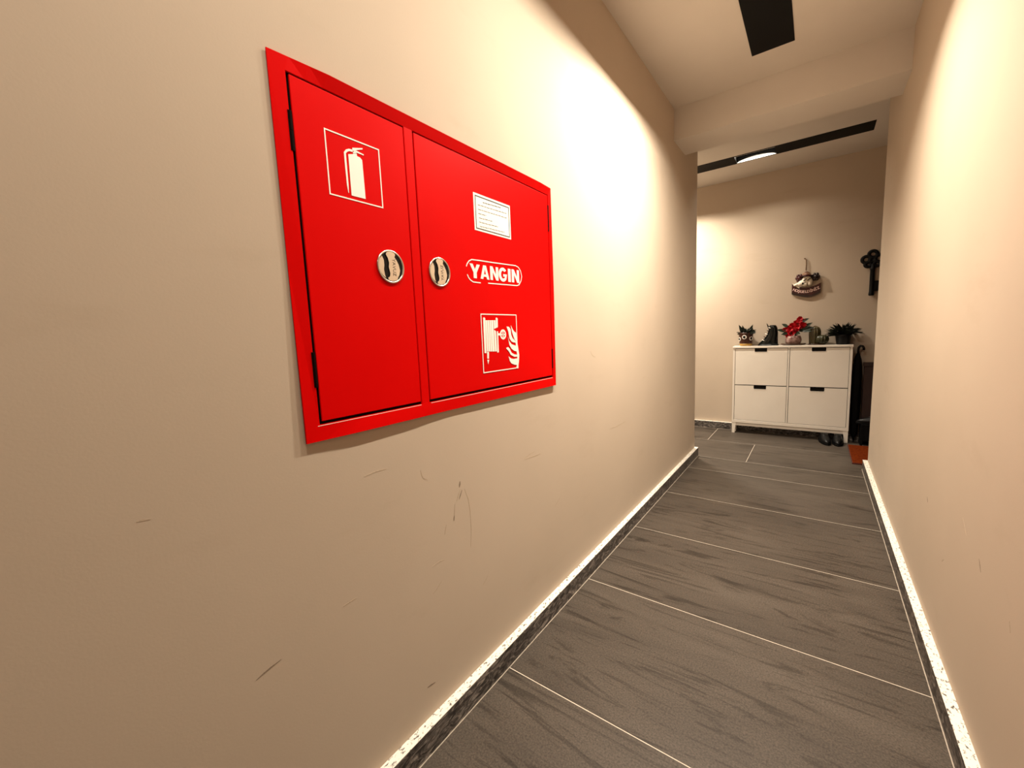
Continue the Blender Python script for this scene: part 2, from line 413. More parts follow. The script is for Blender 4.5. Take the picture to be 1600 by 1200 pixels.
ceiling_light('recessed_linear_light', 'black recessed linear light running crosswise in the far ceiling beyond the beam', FS, ZF, 'x', [.33, -.52], [LAMP_FAR, LAMP_FAR_L])

# ---------------------------------------------------------------- fire cabinet on the left wall
def squash(bm, cy, k):
    for v in bm.verts: v.co.y = cy+(v.co.y-cy)*k
    return bm
def part(name, bm, m, root, parent=None, smooth=False):
    bmesh.ops.translate(bm, verts=bm.verts, vec=-Vector(root.location))
    return link(name, bm, m, parent or root, smooth)
EXT_BODY = [[0.5432,1.4983],[0.5549,1.502],[0.5551,1.5037],[0.5635,1.5064],[0.564,1.501],[0.5711,1.5],[0.576,1.4963],[0.5772,1.4156],[0.5432,1.4152]]
EXT_LEVER = [[0.5541,1.5145],[0.5795,1.5218],[0.5792,1.5191],[0.5641,1.5131],[0.5586,1.5083],[0.5543,1.5095]]
EXT_GRIP = [[0.562,1.5119],[0.5815,1.5093],[0.5808,1.5072],[0.563,1.5079],[0.5634,1.5055],[0.555,1.5029],[0.5554,1.5064]]
EXT_HOSE = [[0.5545,1.5083],[0.5465,1.5078],[0.5403,1.5047],[0.5354,1.4989],[0.5354,1.4841],[0.5357,1.4571],[0.5359,1.4349],[0.5365,1.4188]]
REEL = [[[0.9659,1.1539],[0.9731,1.1539],[0.9733,1.0594],[0.966,1.0598]],[[0.9748,1.1539],[0.9827,1.154],[0.983,1.0588],[0.975,1.0593]],[[0.9844,1.154],[0.9915,1.154],[0.9918,1.0584],[0.9847,1.0587]],[[0.9931,1.154],[1.0027,1.1541],[1.0031,1.0577],[0.9935,1.0583]],[[1.0051,1.1541],[1.014,1.1541],[1.0146,1.0571],[1.0056,1.0576]],[[0.9551,1.161],[0.9601,1.1625],[0.9647,1.1601],[0.9633,1.0547],[0.9542,1.0552]],[[1.0162,1.1606],[1.0195,1.1627],[1.0256,1.1596],[1.0243,1.1316],[1.0146,1.1284]],[[1.0192,1.1197],[1.0245,1.1205],[1.024,1.0544],[1.0168,1.053]],[[0.9666,1.0587],[0.9749,1.0582],[0.9736,1.0371],[0.9657,1.0376]],[[0.9651,1.0345],[0.9744,1.0338],[0.9687,1.0204]],[[1.0188,1.1137],[1.0386,1.1133],[1.0381,1.1063],[1.0182,1.1068]]]
NOTCH = [[1.0016,1.1264],[1.0272,1.1335],[1.0263,1.1205],[1.0157,1.1198]]
WHEEL = [[1.0506,1.1093],[1.0665,1.109],[1.0518,1.1254]]
FLAMES = [[[1.0701,1.1345],[1.0828,1.1333],[1.0914,1.1253],[1.0936,1.1072],[1.1005,1.0957],[1.1136,1.0873],[1.1179,1.0809],[1.1054,1.0819],[1.094,1.0857],[1.0833,1.0962],[1.079,1.1165]],[[1.0938,1.1384],[1.1026,1.1252],[1.1117,1.1171],[1.1218,1.1135],[1.1229,1.095],[1.1199,1.0859],[1.1137,1.0884],[1.1039,1.1047],[1.0982,1.1185]],[[1.0749,1.101],[1.0807,1.0873],[1.0934,1.0766],[1.1125,1.0712],[1.1212,1.0702],[1.1272,1.0532],[1.1199,1.0517],[1.1074,1.0538],[1.0924,1.0619],[1.0817,1.0737]],[[1.1218,1.1135],[1.1229,1.095],[1.1299,1.0623],[1.1344,1.0387],[1.1308,1.0155],[1.124,0.9938],[1.1153,0.9958],[1.1192,1.0059],[1.124,1.0347],[1.1201,1.0536],[1.1164,1.0814]],[[1.0629,1.0645],[1.0737,1.0678],[1.0816,1.0624],[1.0914,1.0483],[1.1066,1.0423],[1.1255,1.0398],[1.1267,1.0334],[1.106,1.0341],[1.0871,1.0417],[1.0772,1.0536]],[[1.0746,1.0379],[1.0863,1.0303],[1.1016,1.027],[1.1235,1.0278],[1.1302,1.025],[1.1251,1.0101],[1.1192,1.0059],[1.1043,1.0083],[1.089,1.013],[1.0799,1.0217]]]
OVAL_A = [[0.8936,1.3053],[0.8978,1.3135],[0.9067,1.3223],[0.9179,1.3271],[0.9576,1.3286],[1.0103,1.3295],[1.0668,1.3312],[1.1338,1.3332],[1.1496,1.33],[1.1619,1.3194],[1.1679,1.3016],[1.163,1.2864],[1.1506,1.2726],[1.139,1.269],[1.0622,1.2671],[0.988,1.2655]]
OVAL_B = [[0.9527,1.2639],[0.9202,1.2638],[0.9085,1.2684],[0.9006,1.2748],[0.8958,1.283]]
K_LEFT = [[0.6075,1.2981],[0.612,1.2891],[0.6125,1.2778],[0.6106,1.268],[0.6124,1.2552],[0.6148,1.2489],[0.6064,1.2546],[0.5995,1.2636],[0.5972,1.2762],[0.5999,1.2892]]
K_MID = [[0.6178,1.3027],[0.6213,1.3079],[0.6316,1.311],[0.6425,1.3075],[0.6442,1.3036],[0.6417,1.2984],[0.6473,1.2916],[0.6527,1.2823],[0.6558,1.2692],[0.6526,1.258],[0.6491,1.2535],[0.6463,1.2466],[0.6335,1.243],[0.6214,1.2446],[0.6199,1.2493],[0.6253,1.2531],[0.6269,1.2598],[0.6255,1.267],[0.6238,1.2742],[0.6255,1.2842],[0.623,1.2944]]
NOTE_ROWS = [[[0.9808,1.4986],[1.0676,1.5027]],[[0.957,1.4875],[1.0984,1.4908]],[[0.9574,1.4751],[1.0974,1.4769]],[[0.9579,1.463],[0.993,1.4643]],[[0.9599,1.4512],[1.0211,1.4531]],[[0.9604,1.4396],[1.0486,1.4416]],[[0.9624,1.4278],[1.0807,1.4308]]]
FY0, FY1, FZ0, FZ1 = .396, 1.371, .907, 1.635
D1 = (.4255, .6975, .9400, 1.6090); D2 = (.7245, 1.3545, .9405, 1.6090)
fc = thing('fire_cabinet', 'red two-door fire hose and extinguisher cabinet on the left wall', 'fire cabinet', (0, .883, FZ0))
part('back_box_gap_shade', B(.0004, .0022, FY0+.016, FY1-.016, FZ0+.018, FZ1-.014), M_dark_gap, fc)
def standoff(y):
    ks = [(.396,.0070),(.52,.0100),(.66,.0090),(.74,.0070),(.80,.0060),(.95,.0068),(1.2,.0080),(1.371,.0090)]
    for (a,u),(b_,v) in zip(ks, ks[1:]):
        if a <= y <= b_:
            t = (y-a)/(b_-a); t = t*t*(3-2*t); return u+(v-u)*t
    return .0080
def frame_bar(bm, outer, inner):
    """strip between an outer and an inner polyline of (x,y,z), 2.5 mm thick"""
    f = [[bm.verts.new(p) for p in r] for r in (outer, inner)]
    k = [[bm.verts.new((max(.0024,p[0]-.0045),)+tuple(p[1:])) for p in r] for r in (outer, inner)]
    for i in range(len(outer)-1):
        bm.faces.new((f[0][i], f[0][i+1], f[1][i+1], f[1][i])); bm.faces.new((k[0][i], k[1][i], k[1][i+1], k[0][i+1]))
        bm.faces.new((f[0][i], k[0][i], k[0][i+1], f[0][i+1])); bm.faces.new((f[1][i], f[1][i+1], k[1][i+1], k[1][i]))
    bm.faces.new((f[0][0], f[1][0], k[1][0], k[0][0])); bm.faces.new((f[0][-1], k[0][-1], k[1][-1], f[1][-1]))
XO, XI = .0105, .0076
fb = bmesh.new(); n = 26
yy = [FY0 + (FY1-FY0)*i/n for i in range(n+1)]
yi = [D1[0] + (D2[1]-D1[0])*i/n for i in range(n+1)]
frame_bar(fb, [(standoff(y)+.001, y, FZ0) for y in yy], [(XI, y, D1[2]) for y in yi])
def topx(y): return min(.0150, .0050+(y-FY0)*.09, .0105+(FY1-y)*.06)
frame_bar(fb, [(topx(y), y, FZ1) for y in yy[::-1]], [(XI, y, D1[3]) for y in yi[::-1]])
frame_bar(fb, [(.0050, FY0, FZ1), (.0036, FY0, 1.25), (standoff(FY0)+.001, FY0, FZ0)], [(XI, D1[0], D1[3]), (XI, D1[0], 1.25), (XI, D1[0], D1[2])])
frame_bar(fb, [(standoff(FY1)+.001, FY1, FZ0), (.0125, FY1, 1.25), (XO, FY1, FZ1)], [(XI, D2[1], D2[2]), (XI, D2[1], 1.25), (XI, D2[1], D2[3])])
box(fb, .0020, XI-.0002, D1[1], D2[0], D1[2]-.001, D1[3]+.001, bev=.0012)
part('frame', fb, M_red, fc)
M_lip_highlight = mat('chipped_lip_highlight', (.86,.66,.60), .5)  # pale strips paint the lip's highlight along with its chipped enamel
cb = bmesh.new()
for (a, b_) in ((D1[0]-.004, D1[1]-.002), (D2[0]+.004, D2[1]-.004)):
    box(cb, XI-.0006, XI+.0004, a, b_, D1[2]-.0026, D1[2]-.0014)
part('worn_lip_highlight', cb, M_lip_highlight, fc)
XF = .0072   # door front
def fire_door(r, hinge_at, hz):
    y0,y1,z0,z1 = r; gl, gr = (.0062,.0024) if hinge_at == 'left' else (.0030,.0036)
    o = part('door', B(.0030, XF, y0+gl, y1-gr, z0+.0066, z1-.0034, bev=.0011, seg=2), M_red, fc)
    for a, b_ in hz:
        h = bmesh.new(); yc = y0+.0008 if hinge_at == 'left' else y1-.0006
        lathe(h, [(.0027,a),(.0030,a+.002),(.0030,(a+b_)/2-.001),(.0024,(a+b_)/2-.0005),(.0024,(a+b_)/2+.0005),(.0030,(a+b_)/2+.001),(.0030,b_-.002),(.0027,b_)], (XF-.0006, yc, 0), 10)
        box(h, .003, XF+.0008, yc-.004, yc+.004, a, b_)
        part('hinge', h, M_dark_gap, fc, o)
    return o
d1 = fire_door(D1, 'left', [(1.468,1.540),(1.017,1.088)])
d2 = fire_door(D2, 'right', [(1.480,1.572),(.975,1.048)])
S0, S1 = XF-.0002, XF+.0007
def P2(L): return [tuple(q) for q in L]
# extinguisher symbol
s = bmesh.new(); rect_frame(s, .4925, .6225, 1.4055, 1.5330, .0026, 'x', S0, S1)
for L in (EXT_BODY, EXT_LEVER, EXT_GRIP): prism(s, P2(L), 'x', S0, S1)
stroke(s, P2(EXT_HOSE), .0046, 'x', S0, S1, [1,1,1,1,.95,.9,.8,.25])
o = part('extinguisher_symbol', s, M_white_print, fc, d1); o['label'] = 'white extinguisher pictogram in a square outline'
# hose reel symbol
s = bmesh.new(); part('hose_sign_film', B(XF-.0003, XF+.0006, .9445, 1.1275, .9945, 1.1735), M_redsign, fc, d2)
S0b, S1b = XF, XF+.0011
rect_frame(s, .9445, 1.1275, .9945, 1.1735, .0030, 'x', S0b, S1b)
for i_, L in enumerate(REEL + FLAMES): prism(s, P2(L), 'x', S0b, S1b+.00012+.00003*i_)
(wa, wb), (wa2, _), (_, wb2) = WHEEL; ra, rb = wa2-wa, wb2-wb
ring2d(s, wa, wb, ra, rb, ra*.62, rb*.62, 'x', S0b, S1b, 20)
prism(s, [(wa-ra*.14,wb-rb*.7),(wa+ra*.14,wb-rb*.7),(wa+ra*.14,wb+rb*.7),(wa-ra*.14,wb+rb*.7)], 'x', S0b, S1b)
prism(s, [(wa-ra*.7,wb-rb*.14),(wa+ra*.7,wb-rb*.14),(wa+ra*.7,wb+rb*.14),(wa-ra*.7,wb+rb*.14)], 'x', S0b, S1b)
o = part('hose_reel_symbol', s, M_white_print, fc, d2); o['label'] = 'white hose reel and flames pictogram'
s = prism(bmesh.new(), P2(NOTCH), 'x', XF+.0008, XF+.0014); part('symbol_notch', s, M_redsign, fc, d2)
# YANGIN badge
s = bmesh.new()
stroke(s, P2(OVAL_A), .0030, 'x', S0, S1); stroke(s, P2(OVAL_B), .0030, 'x', S0, S1)
part('badge_outline', s, M_white_print, fc, d2)
def letter(ch):
    if ch == 'Y': return [[(0,1),(.30,1),(.5,.62),(.70,1),(1,1),(.65,.40),(.65,0),(.35,0),(.35,.40)]]
    if ch == 'A': return [[(0,0),(.34,1),(.66,1),(1,0),(.72,0),(.66,.18),(.34,.18),(.28,0)], 'hole']
    if ch == 'N': return [[(0,0),(0,1),(.30,1),(.70,.42),(.70,1),(1,1),(1,0),(.72,0),(.30,.60),(.30,0)]]
    if ch == 'I': return [[(0,0),(1,0),(1,1),(0,1)]]
    if ch == 'G':
        out = []; a0, a1 = math.radians(38), math.radians(322)
        for k in range(21):
            t = a0+(a1-a0)*k/20; out.append((.5+.52*math.cos(t), .5+.53*math.sin(t)))
        out += [(1,.55),(.54,.55),(.54,.36),(.74,.36),(.74,.26)]
        inn = []
        b0, b1 = math.radians(305), math.radians(45)
        for k in range(15):
            t = b0+(b1-b0)*k/14; inn.append((.5+.24*math.cos(t), .5+.30*math.sin(t)))
        return [out + inn]
s = bmesh.new()
cells_y = [(.9075,.9525),(.9540,.9950),(1.0000,1.0400),(1.0430,1.0850),(1.0910,1.1050),(1.1110,1.1525)]
for ch, (a, b_) in zip('YANGIN', cells_y):
    z0, z1 = 1.2755 + (a-.9)*.012, 1.3155 + (a-.9)*.02
    for poly in letter(ch):
        if poly == 'hole':
            h = [(a+(b_-a)*u, z0+(z1-z0)*v) for u, v in [(.40,.36),(.60,.36),(.5,.70)]]
            hb = prism(bmesh.new(), h, 'x', S1-.0002, S1+.0004); part('letter_counter', hb, M_red, fc, d2)
        else: prism(s, [(a+(b_-a)*u, z0+(z1-z0)*v) for u, v in poly], 'x', S0, S1)
o = part('lettering', s, M_white_print, fc, d2); o['label'] = 'white capital lettering YANGIN'
# instruction notice
part('notice_sheet', B(XF-.0002, XF+.0006, .9385, 1.1155, 1.4135, 1.5185), M_white_print, fc, d2)
s = bmesh.new(); rect_frame(s, .9450, 1.1090, 1.4190, 1.5125, .0026, 'x', XF, XF+.0010)
rnd = random.Random(3)
for i, ((ya, za), (yb_, zb_)) in enumerate(NOTE_ROWS):
    y = ya
    while y < yb_:
        L = min(rnd.uniform(.005,.015), yb_-y); t = (y-ya)/(yb_-ya); z = za+(zb_-za)*t
        hgt = .0020 if i else .0030
        stroke(s, [(y, z), (y+L*.5, z+rnd.uniform(-.0004,.0004)), (y+L, z)], hgt*.62, 'x', XF, XF+.0010); y += L+.0028
part('notice_print', s, M_black_print, fc, d2)
# round cup latches
kc, kr = (.6313, 1.2758), .0385
def latch(dst, cy, cz, rot, word):
    def mp(q):
        a, b_ = q[0]-kc[0], q[1]-kc[1]; return (cy+a, cz+b_)
    lathe_b = bmesh.new(); lathe(lathe_b, [(kr*.93,0),(kr*.93,.0012)], (XF-.0006, cy, cz), 36, 'x'); part('latch_cup', lathe_b, M_black_gloss, fc, dst)
    rg = bmesh.new(); m_, k_ = 40, 10
    rows = []
    for i in range(m_):
        t = 2*math.pi*i/m_; row = []
        for j in range(k_):
            u = 2*math.pi*j/k_; rr = kr-.0026 + .0028*math.cos(u)
            row.append(rg.verts.new((XF+.0006+.0034*math.sin(u), cy+rr*math.cos(t), cz+rr*math.sin(t))))
        rows.append(row)
    for i in range(m_):
        for j in range(k_):
            rg.faces.new((rows[i][j], rows[(i+1)%m_][j], rows[(i+1)%m_][(j+1)%k_], rows[i][(j+1)%k_]))
    part('latch_ring', rg, M_chrome, fc, dst, True)
    g = bmesh.new(); prism(g, [mp(q) for q in K_LEFT], 'x', XF, XF+.0022); part('latch_plate', g, M_chrome, fc, dst)
    g = bmesh.new(); prism(g, [mp(q) for q in K_MID], 'x', XF, XF+.0032); part('latch_grip', g, M_chrome, fc, dst)
    b2 = bmesh.new(); me = text_mesh(word, .0125, .0006)
    M = Matrix.Translation((XF+.0033, cy+.0075, cz-.0012)) @ Matrix.Rotation(rot, 4, 'X') @ Matrix(((0,0,1,0),(1,0,0,0),(0,1,0,0),(0,0,0,1)))
    bm_add_mesh(b2, me, M); part('latch_lettering', b2, mat('engraved_bronze', (.10,.075,.05), .5, .2), fc, dst)
latch(d1, .6310, 1.2762, math.radians(-90), 'YAVUZ')
latch(d2, .7875, 1.2790, math.radians(90), 'YAVUZ')

# ---------------------------------------------------------------- white shoe cabinet
CX0, CX1, CY0, CY1, CH = .136, 1.085, 4.750, YB-SK-.001, .900
sc_ = thing('shoe_cabinet', 'white four-flap shoe cabinet on short legs against the end wall', 'shoe cabinet', ((CX0+CX1)/2, (CY0+CY1)/2, 0))
part('top_panel', B(CX0-.004, CX1+.004, CY0-.006, CY1, CH-.020, CH, bev=.002), M_lacq, sc_)
XM0, XM1 = .6035, .6200
for a, b_ in ((CX0, CX0+.018), (CX1-.018, CX1)):
    part('side_panel', B(a, b_, CY0, CY1, .110, CH-.020, bev=.001), M_lacq, sc_)
part('middle_divider', B(XM0+.002, XM1-.002, CY0, CY0+.0243, .140, CH-.020, bev=.001), M_lacq, sc_)
part('bottom_rail', B(CX0+.018, CX1-.018, CY0, CY1-.01, .110, .140, bev=.001), M_lacq, sc_)
part('plinth_rail', B(CX0+.020, CX1-.020, CY0+.012, CY0+.026, .078, .110), M_lacq, sc_)
part('gap_shade_panel', B(CX0+.018, CX1-.018, CY0+.0245, CY0+.030, .141, CH-.020), M_dark_gap, sc_)  # dark sheet added behind the flaps so their gaps stay black
for x0, x1 in ((CX0+.002, CX0+.038), (CX1-.038, CX1-.002)):
    for y0, y1 in ((CY0+.002, CY0+.034), (CY1-.034, CY1-.002)):
        lb = bmesh.new(); xo = x0 if x0 < .6 else x0+.010
        vs0 = [(xo,y0),(xo+.026,y0),(xo+.026,y1),(xo,y1)]
        A = [lb.verts.new((a,b_,0)) for a,b_ in vs0]; C = [lb.verts.new((a,b_,.110)) for a,b_ in [(x0,y0),(x1,y0),(x1,y1),(x0,y1)]]
        lb.faces.new(A[::-1]); lb.faces.new(C)
        for i in range(4): lb.faces.new((A[i],A[(i+1)%4],C[(i+1)%4],C[i]))
        part('leg', lb, M_lacq, sc_)
def flap(x0, x1, z0, z1):
    g = .0038; x0+=g; x1-=g; z0+=g; z1-=g+.001; cm = (x0+x1)/2; hw, hd, r = .054, .034, .008
    out = [(x0,z0),(x1,z0),(x1,z1),(cm+hw,z1)]
    for k in range(5): t = -math.pi/2*k/4; out.append((cm+hw-r+r*math.cos(t), z1-hd+r+r*math.sin(t)))
    for k in range(5): t = -math.pi/2-math.pi/2*k/4; out.append((cm-hw+r+r*math.cos(t), z1-hd+r+r*math.sin(t)))
    out += [(cm-hw,z1),(x0,z1)]
    o = part('flap_door', prism(bmesh.new(), out, 'y', CY0+.001, CY0+.017), M_lacq, sc_)
    part('pull_recess', B(cm-hw-.006, cm+hw+.006, CY0+.018, CY0+.024, z1-hd-.006, z1-.001), M_black_gloss, sc_, o)
    lip = bmesh.new(); stroke(lip, [(cm-hw-.001,z1-hd+.010),(cm-hw+.001,z1-hd+.002),(cm-hw+.007,z1-hd-.001),(cm+hw-.007,z1-hd-.001),(cm+hw-.001,z1-hd+.002),(cm+hw+.001,z1-hd+.010)], .003, 'y', CY0-.0005, CY0+.004)
    part('pull_lip', lip, M_lacq, sc_, o)
for x0, x1 in ((CX0+.018, XM0+.002), (XM1-.002, CX1-.018)):
    flap(x0, x1, .505, CH-.020); flap(x0, x1, .140, .505)

# ---------------------------------------------------------------- ornaments on the cabinet
YI = 4.812; ZT = CH
M_terra = mottled('brown_glazed_clay', (.030,.008,.004), (.065,.018,.008), 25, .35, .1)
M_ochre = mottled('ochre_glaze', (.32,.17,.03), (.46,.27,.05), 20, .4)
M_leafd = mottled('dark_green_leaf', (.003,.005,.003), (.008,.012,.006), 30, .5, 0, .2)
M_leafg = mottled('deep_green_leaf', (.006,.012,.006), (.012,.024,.011), 30, .4, 0, .3)
M_soil = mottled('potting_soil', (.012,.008,.005), (.03,.02,.012), 90, .9, .5)
M_eye_w = mat('white_glaze', (.80,.74,.66), .25)
# 1 face pot with succulent
r1 = thing('face_pot', 'small brown face pot with ringed eyes and a dark succulent, leftmost on the shoe cabinet', 'potted plant', (.240, YI, ZT))
pb = bmesh.new(); lathe(pb, [(.046,0),(.052,.003),(.058,.035),(.063,.09),(.066,.128),(.067,.136),(.060,.136),(.058,.120)], (.240,YI,ZT), 28)
part('pot', pb, M_terra, r1, None, True)
part('foot_band', lathe(bmesh.new(), [(.0475,0),(.0555,.004),(.0575,.020),(.0560,.024)], (.240,YI,ZT), 28), M_ochre, r1, None, True)
part('soil', lathe(bmesh.new(), [(.0575,.118),(.0575,.124)], (.240,YI,ZT), 20), M_soil, r1)
for ang, zz in ((-97,.088), (-150,.068), (-35,.074)):
    a = math.radians(ang); dirv = Vector((math.cos(a), math.sin(a), .04)); c = Vector((.240,YI,ZT+zz)) + dirv*(.0625 if zz>.08 else .0600)
    side = Vector((-math.sin(a), math.cos(a), 0)); up = Vector((0,0,1))
    eb = bmesh.new(); tube(eb, [c + .0175*(side*math.cos(t)+up*math.sin(t)) for t in [2*math.pi*k/18 for k in range(19)]], .0040, 7)
    e = part('eye_ring', eb, M_eye_w, r1, None, True)
    pb2 = bmesh.new(); ball(pb2, c, (.0105,.0105,.0105), 10, 8); part('pupil', pb2, M_black_gloss, r1, e, True)
lb = bmesh.new(); rnd = random.Random(5)
for k in range(48):
    a = rnd.uniform(0, 2*math.pi); el = rnd.uniform(.15, 1.35)
    leaf(lb, (.240+.03*math.cos(a), YI+.03*math.sin(a), ZT+.122), (math.cos(a)*math.cos(el), math.sin(a)*math.cos(el), math.sin(el)), rnd.uniform(.05,.075), .030, .1, .005, face=((0,0,1),(.1,-1,.3))[k%2])
for dx, l in ((-.45,.105), (.42,.10), (-.25,.09)):
    leaf(lb, (.240+dx*.05, YI, ZT+.122), (dx, -.1, 1), l, .034, .0, .006, face=(0,-1,.1))
part('succulent_leaves', lb, M_leafd, r1)
# 2 boot-shaped planter
M_boot = mottled('black_green_glaze', (.001,.002,.0018), (.003,.005,.0042), 20, .2, 0, .3)
r2 = thing('boot_ornament', 'glossy black-green ceramic boot ornament with laces beside the face pot', 'ornament', (.445, YI, ZT))
def loft(bm, rings, n=24):
    R_ = []
    for cx, cy, cz, rx, ry in rings:
        R_.append([bm.verts.new((cx+rx*math.copysign(abs(math.cos(2*math.pi*i/n))**.8, math.cos(2*math.pi*i/n)), cy+ry*math.sin(2*math.pi*i/n), cz)) for i in range(n)])
    for A, C in zip(R_, R_[1:]):
        for i in range(n): bm.faces.new((A[i],A[(i+1)%n],C[(i+1)%n],C[i]))
    bm.faces.new(R_[0][::-1]); bm.faces.new(R_[-1]); return bm
bb = loft(bmesh.new(), [(.436,YI,ZT+.014,.082,.036),(.437,YI,ZT+.026,.080,.038),(.446,YI,ZT+.045,.070,.037),(.455,YI,ZT+.065,.060,.035),(.464,YI,ZT+.09,.051,.033),(.470,YI,ZT+.12,.045,.032),(.473,YI,ZT+.15,.040,.032),(.472,YI,ZT+.175,.036,.032),(.470,YI,ZT+.192,.031,.030),(.468,YI,ZT+.2,.024,.024),(.468,YI,ZT+.186,.022,.022)])
bt = part('boot_upper', bb, M_boot, r2, None, True)
sb = loft(bmesh.new(), [(.434,YI,ZT,.088,.040),(.434,YI,ZT+.010,.090,.042),(.434,YI,ZT+.014,.085,.039)]); box(sb, .470, .522, YI-.036, YI+.036, ZT, ZT+.016, bev=.004)
part('sole', sb, M_boot, r2)
tb = bmesh.new(); leaf(tb, (.436,YI,ZT+.165), (-.35,-.15,1), .048, .030, -.2, .004); part('tongue', tb, M_boot, r2)
for k in range(5):
    z = ZT+.055+.030*k; x = .392+.0125*k
    lb = bmesh.new(); tube(lb, [(x+.012,YI-.036+.001*k,z-.004),(x-.004,YI-.024,z+.002),(x-.008,YI,z+.004),(x-.002,YI+.022,z+.004)], .0030, 6)
    l_ = part('lace', lb, M_eye_w if k%2==0 else M_boot, r2, None, True)
# 3 red flowering plant
M_red_pet = mottled('red_bract', (.26,.002,.006), (.48,.006,.012), 40, .5, 0, .2)
M_redw = mottled('red_white_patterned_pot', (.06,.004,.004), (.45,.30,.26), 34, .35)
M_saucer = wood('brown_saucer_wood', (.035,.014,.006), (.085,.038,.016), .4)
r3 = thing('flowering_plant', 'red flowering plant in a red and white bowl in the middle of the shoe cabinet', 'potted plant', (.640, YI, ZT))
part('saucer', squash(lathe(bmesh.new(), [(.070,0),(.092,.004),(.102,.014),(.100,.017),(.090,.010),(.05,.008)], (.642,YI-.006,ZT), 30), YI-.006, .60), M_saucer, r3, None, True)
# keep the saucer within the cabinet top
part('bowl', lathe(bmesh.new(), [(.042,.011),(.052,.013),(.064,.030),(.068,.055),(.062,.078),(.057,.090),(.053,.088),(.054,.075)], (.640,YI,ZT), 28), M_redw, r3, None, True)
part('soil', lathe(bmesh.new(), [(.054,.076),(.054,.082)], (.640,YI,ZT), 20), M_soil, r3)
fbm = bmesh.new(); rnd = random.Random(11)
heads = [(.575,.165),(.600,.185),(.625,.200),(.655,.225),(.690,.262),(.700,.225),(.670,.185),(.640,.160),(.610,.140),(.585,.130),(.715,.205),(.650,.195),(.690,.185),(.620,.165),(.680,.245)]
for hx, hz in heads + [(x+.014, z-.022) for x, z in heads]:
    hy = YI+rnd.uniform(-.050,.02); ph = rnd.uniform(0,1)
    for k in range(7):
        a = 2*math.pi*(k+ph)/7; tl = rnd.uniform(-.2,.5)
        leaf(fbm, (hx,hy,ZT+hz-.010), (math.cos(a), -.55, math.sin(a)*.8+tl), rnd.uniform(.026,.036), .030, .15, .0014, 4, face=(.2,-1,.3))
part('red_bracts', fbm, M_red_pet, r3)
gb = bmesh.new()
for (bx_, bz, dx, dy, dz, l, wd) in [(.715,.150,1,-.2,.28,.075,.040),(.715,.16,.9,-.4,.75,.080,.038),(.71,.14,.9,-.6,-.05,.065,.036),(.69,.14,.6,-1,0,.055,.034),(.58,.135,-1,-.3,.35,.070,.034),(.60,.12,-.7,-.8,-.1,.055,.03),(.63,.11,-.1,-1,.1,.05,.034),(.66,.115,.3,-1,0,.05,.034),(.67,.2,.2,.6,.8,.07,.03),(.59,.18,-.8,.3,.6,.05,.03),(.70,.22,.8,.2,.5,.06,.03)]:
    leaf(gb, (bx_,YI-.03,ZT+bz), (dx,dy*.4,dz), l*1.15, wd, .1, .002, face=(.1,-1,.35))
part('green_leaves', gb, M_leafg, r3)
stb = bmesh.new()
for hx, hz in heads[::2]: tube(stb, [(.640+(hx-.64)*.25,YI,ZT+.078),(.640+(hx-.64)*.7,YI,ZT+hz*.7),(hx,YI,ZT+hz-.012)], .003, 5)
part('stems', stb, M_leafg, r3)
# 4 ceramic cactus pair
M_cact = mottled('olive_cactus_glaze', (.042,.034,.012), (.075,.058,.022), 14, .28)
M_cact2 = mottled('dark_cactus_glaze', (.014,.016,.007), (.035,.034,.014), 14, .22)
r4 = thing('cactus_ornament', 'ribbed olive cactus ornament, one tall column and one ball, right of the red flowers', 'ornament', (.815, YI, ZT))
def dome(rad, h, n=10, base=.9):
    pr = [(rad*base*.85, 0), (rad*base, .004)]
    for k in range(1, n+1):
        t = k/n
        z = .004+(h-.004)*t
        pr.append((rad*(base+(1-base)*min(1,t*2)) if t < .62 else rad*math.sqrt(max(.0004, 1-((t-.62)/.38)**2)), z))
    return pr
part('dish', squash(lathe(bmesh.new(), [(.05,0),(.066,.004),(.069,.010),(.060,.008)], (.822,YI-.004,ZT), 26), YI-.004, .85), M_saucer, r4, None, True)
part('tall_cactus', lathe(bmesh.new(), dome(.044,.172), (.806,YI+.008,ZT+.008), 60, ripple=.07, nrip=12), M_cact, r4, None, True)
bb = bmesh.new(); lathe(bb, [(.018,0),(.034,.008),(.045,.024),(.049,.044),(.045,.062),(.034,.076),(.020,.083),(.006,.081)], (.862,YI-.022,ZT+.008), 60, ripple=.08, nrip=12)
part('round_cactus', bb, M_cact2, r4, None, True)
# 5 spiky dark plant
r5 = thing('spiky_plant', 'dark spiky-leaved plant in a black pot at the right end of the shoe cabinet', 'potted plant', (1.015, YI, ZT))
M_blackpot = mottled('black_clay', (.002,.002,.0025), (.005,.005,.0055), 30, .4, 0, .2)
part('pot', lathe(bmesh.new(), [(.044,0),(.048,.003),(.058,.075),(.063,.078),(.063,.092),(.056,.092),(.055,.08)], (1.015,YI,ZT), 26), M_blackpot, r5, None, True)
part('soil', lathe(bmesh.new(), [(.055,.079),(.055,.085)], (1.015,YI,ZT), 18), M_soil, r5)
lb = bmesh.new(); rnd = random.Random(21)
for k in range(170):
    a = rnd.uniform(0, 2*math.pi); el = rnd.uniform(-.05, 1.25); L = rnd.uniform(.07,.125) if el < .7 else rnd.uniform(.07,.125)
    vy = math.sin(a)*math.cos(el)*.55
    leaf(lb, (1.015+.03*math.cos(a), YI+.03*math.sin(a), ZT+.083+rnd.uniform(0,.03)), (math.cos(a)*math.cos(el), vy, math.sin(el)), L, .020, .18, .002, 4, face=((0,0,1),(.2,-1,.4))[k%2])
part('spiky_leaves', lb, M_leafd, r5)
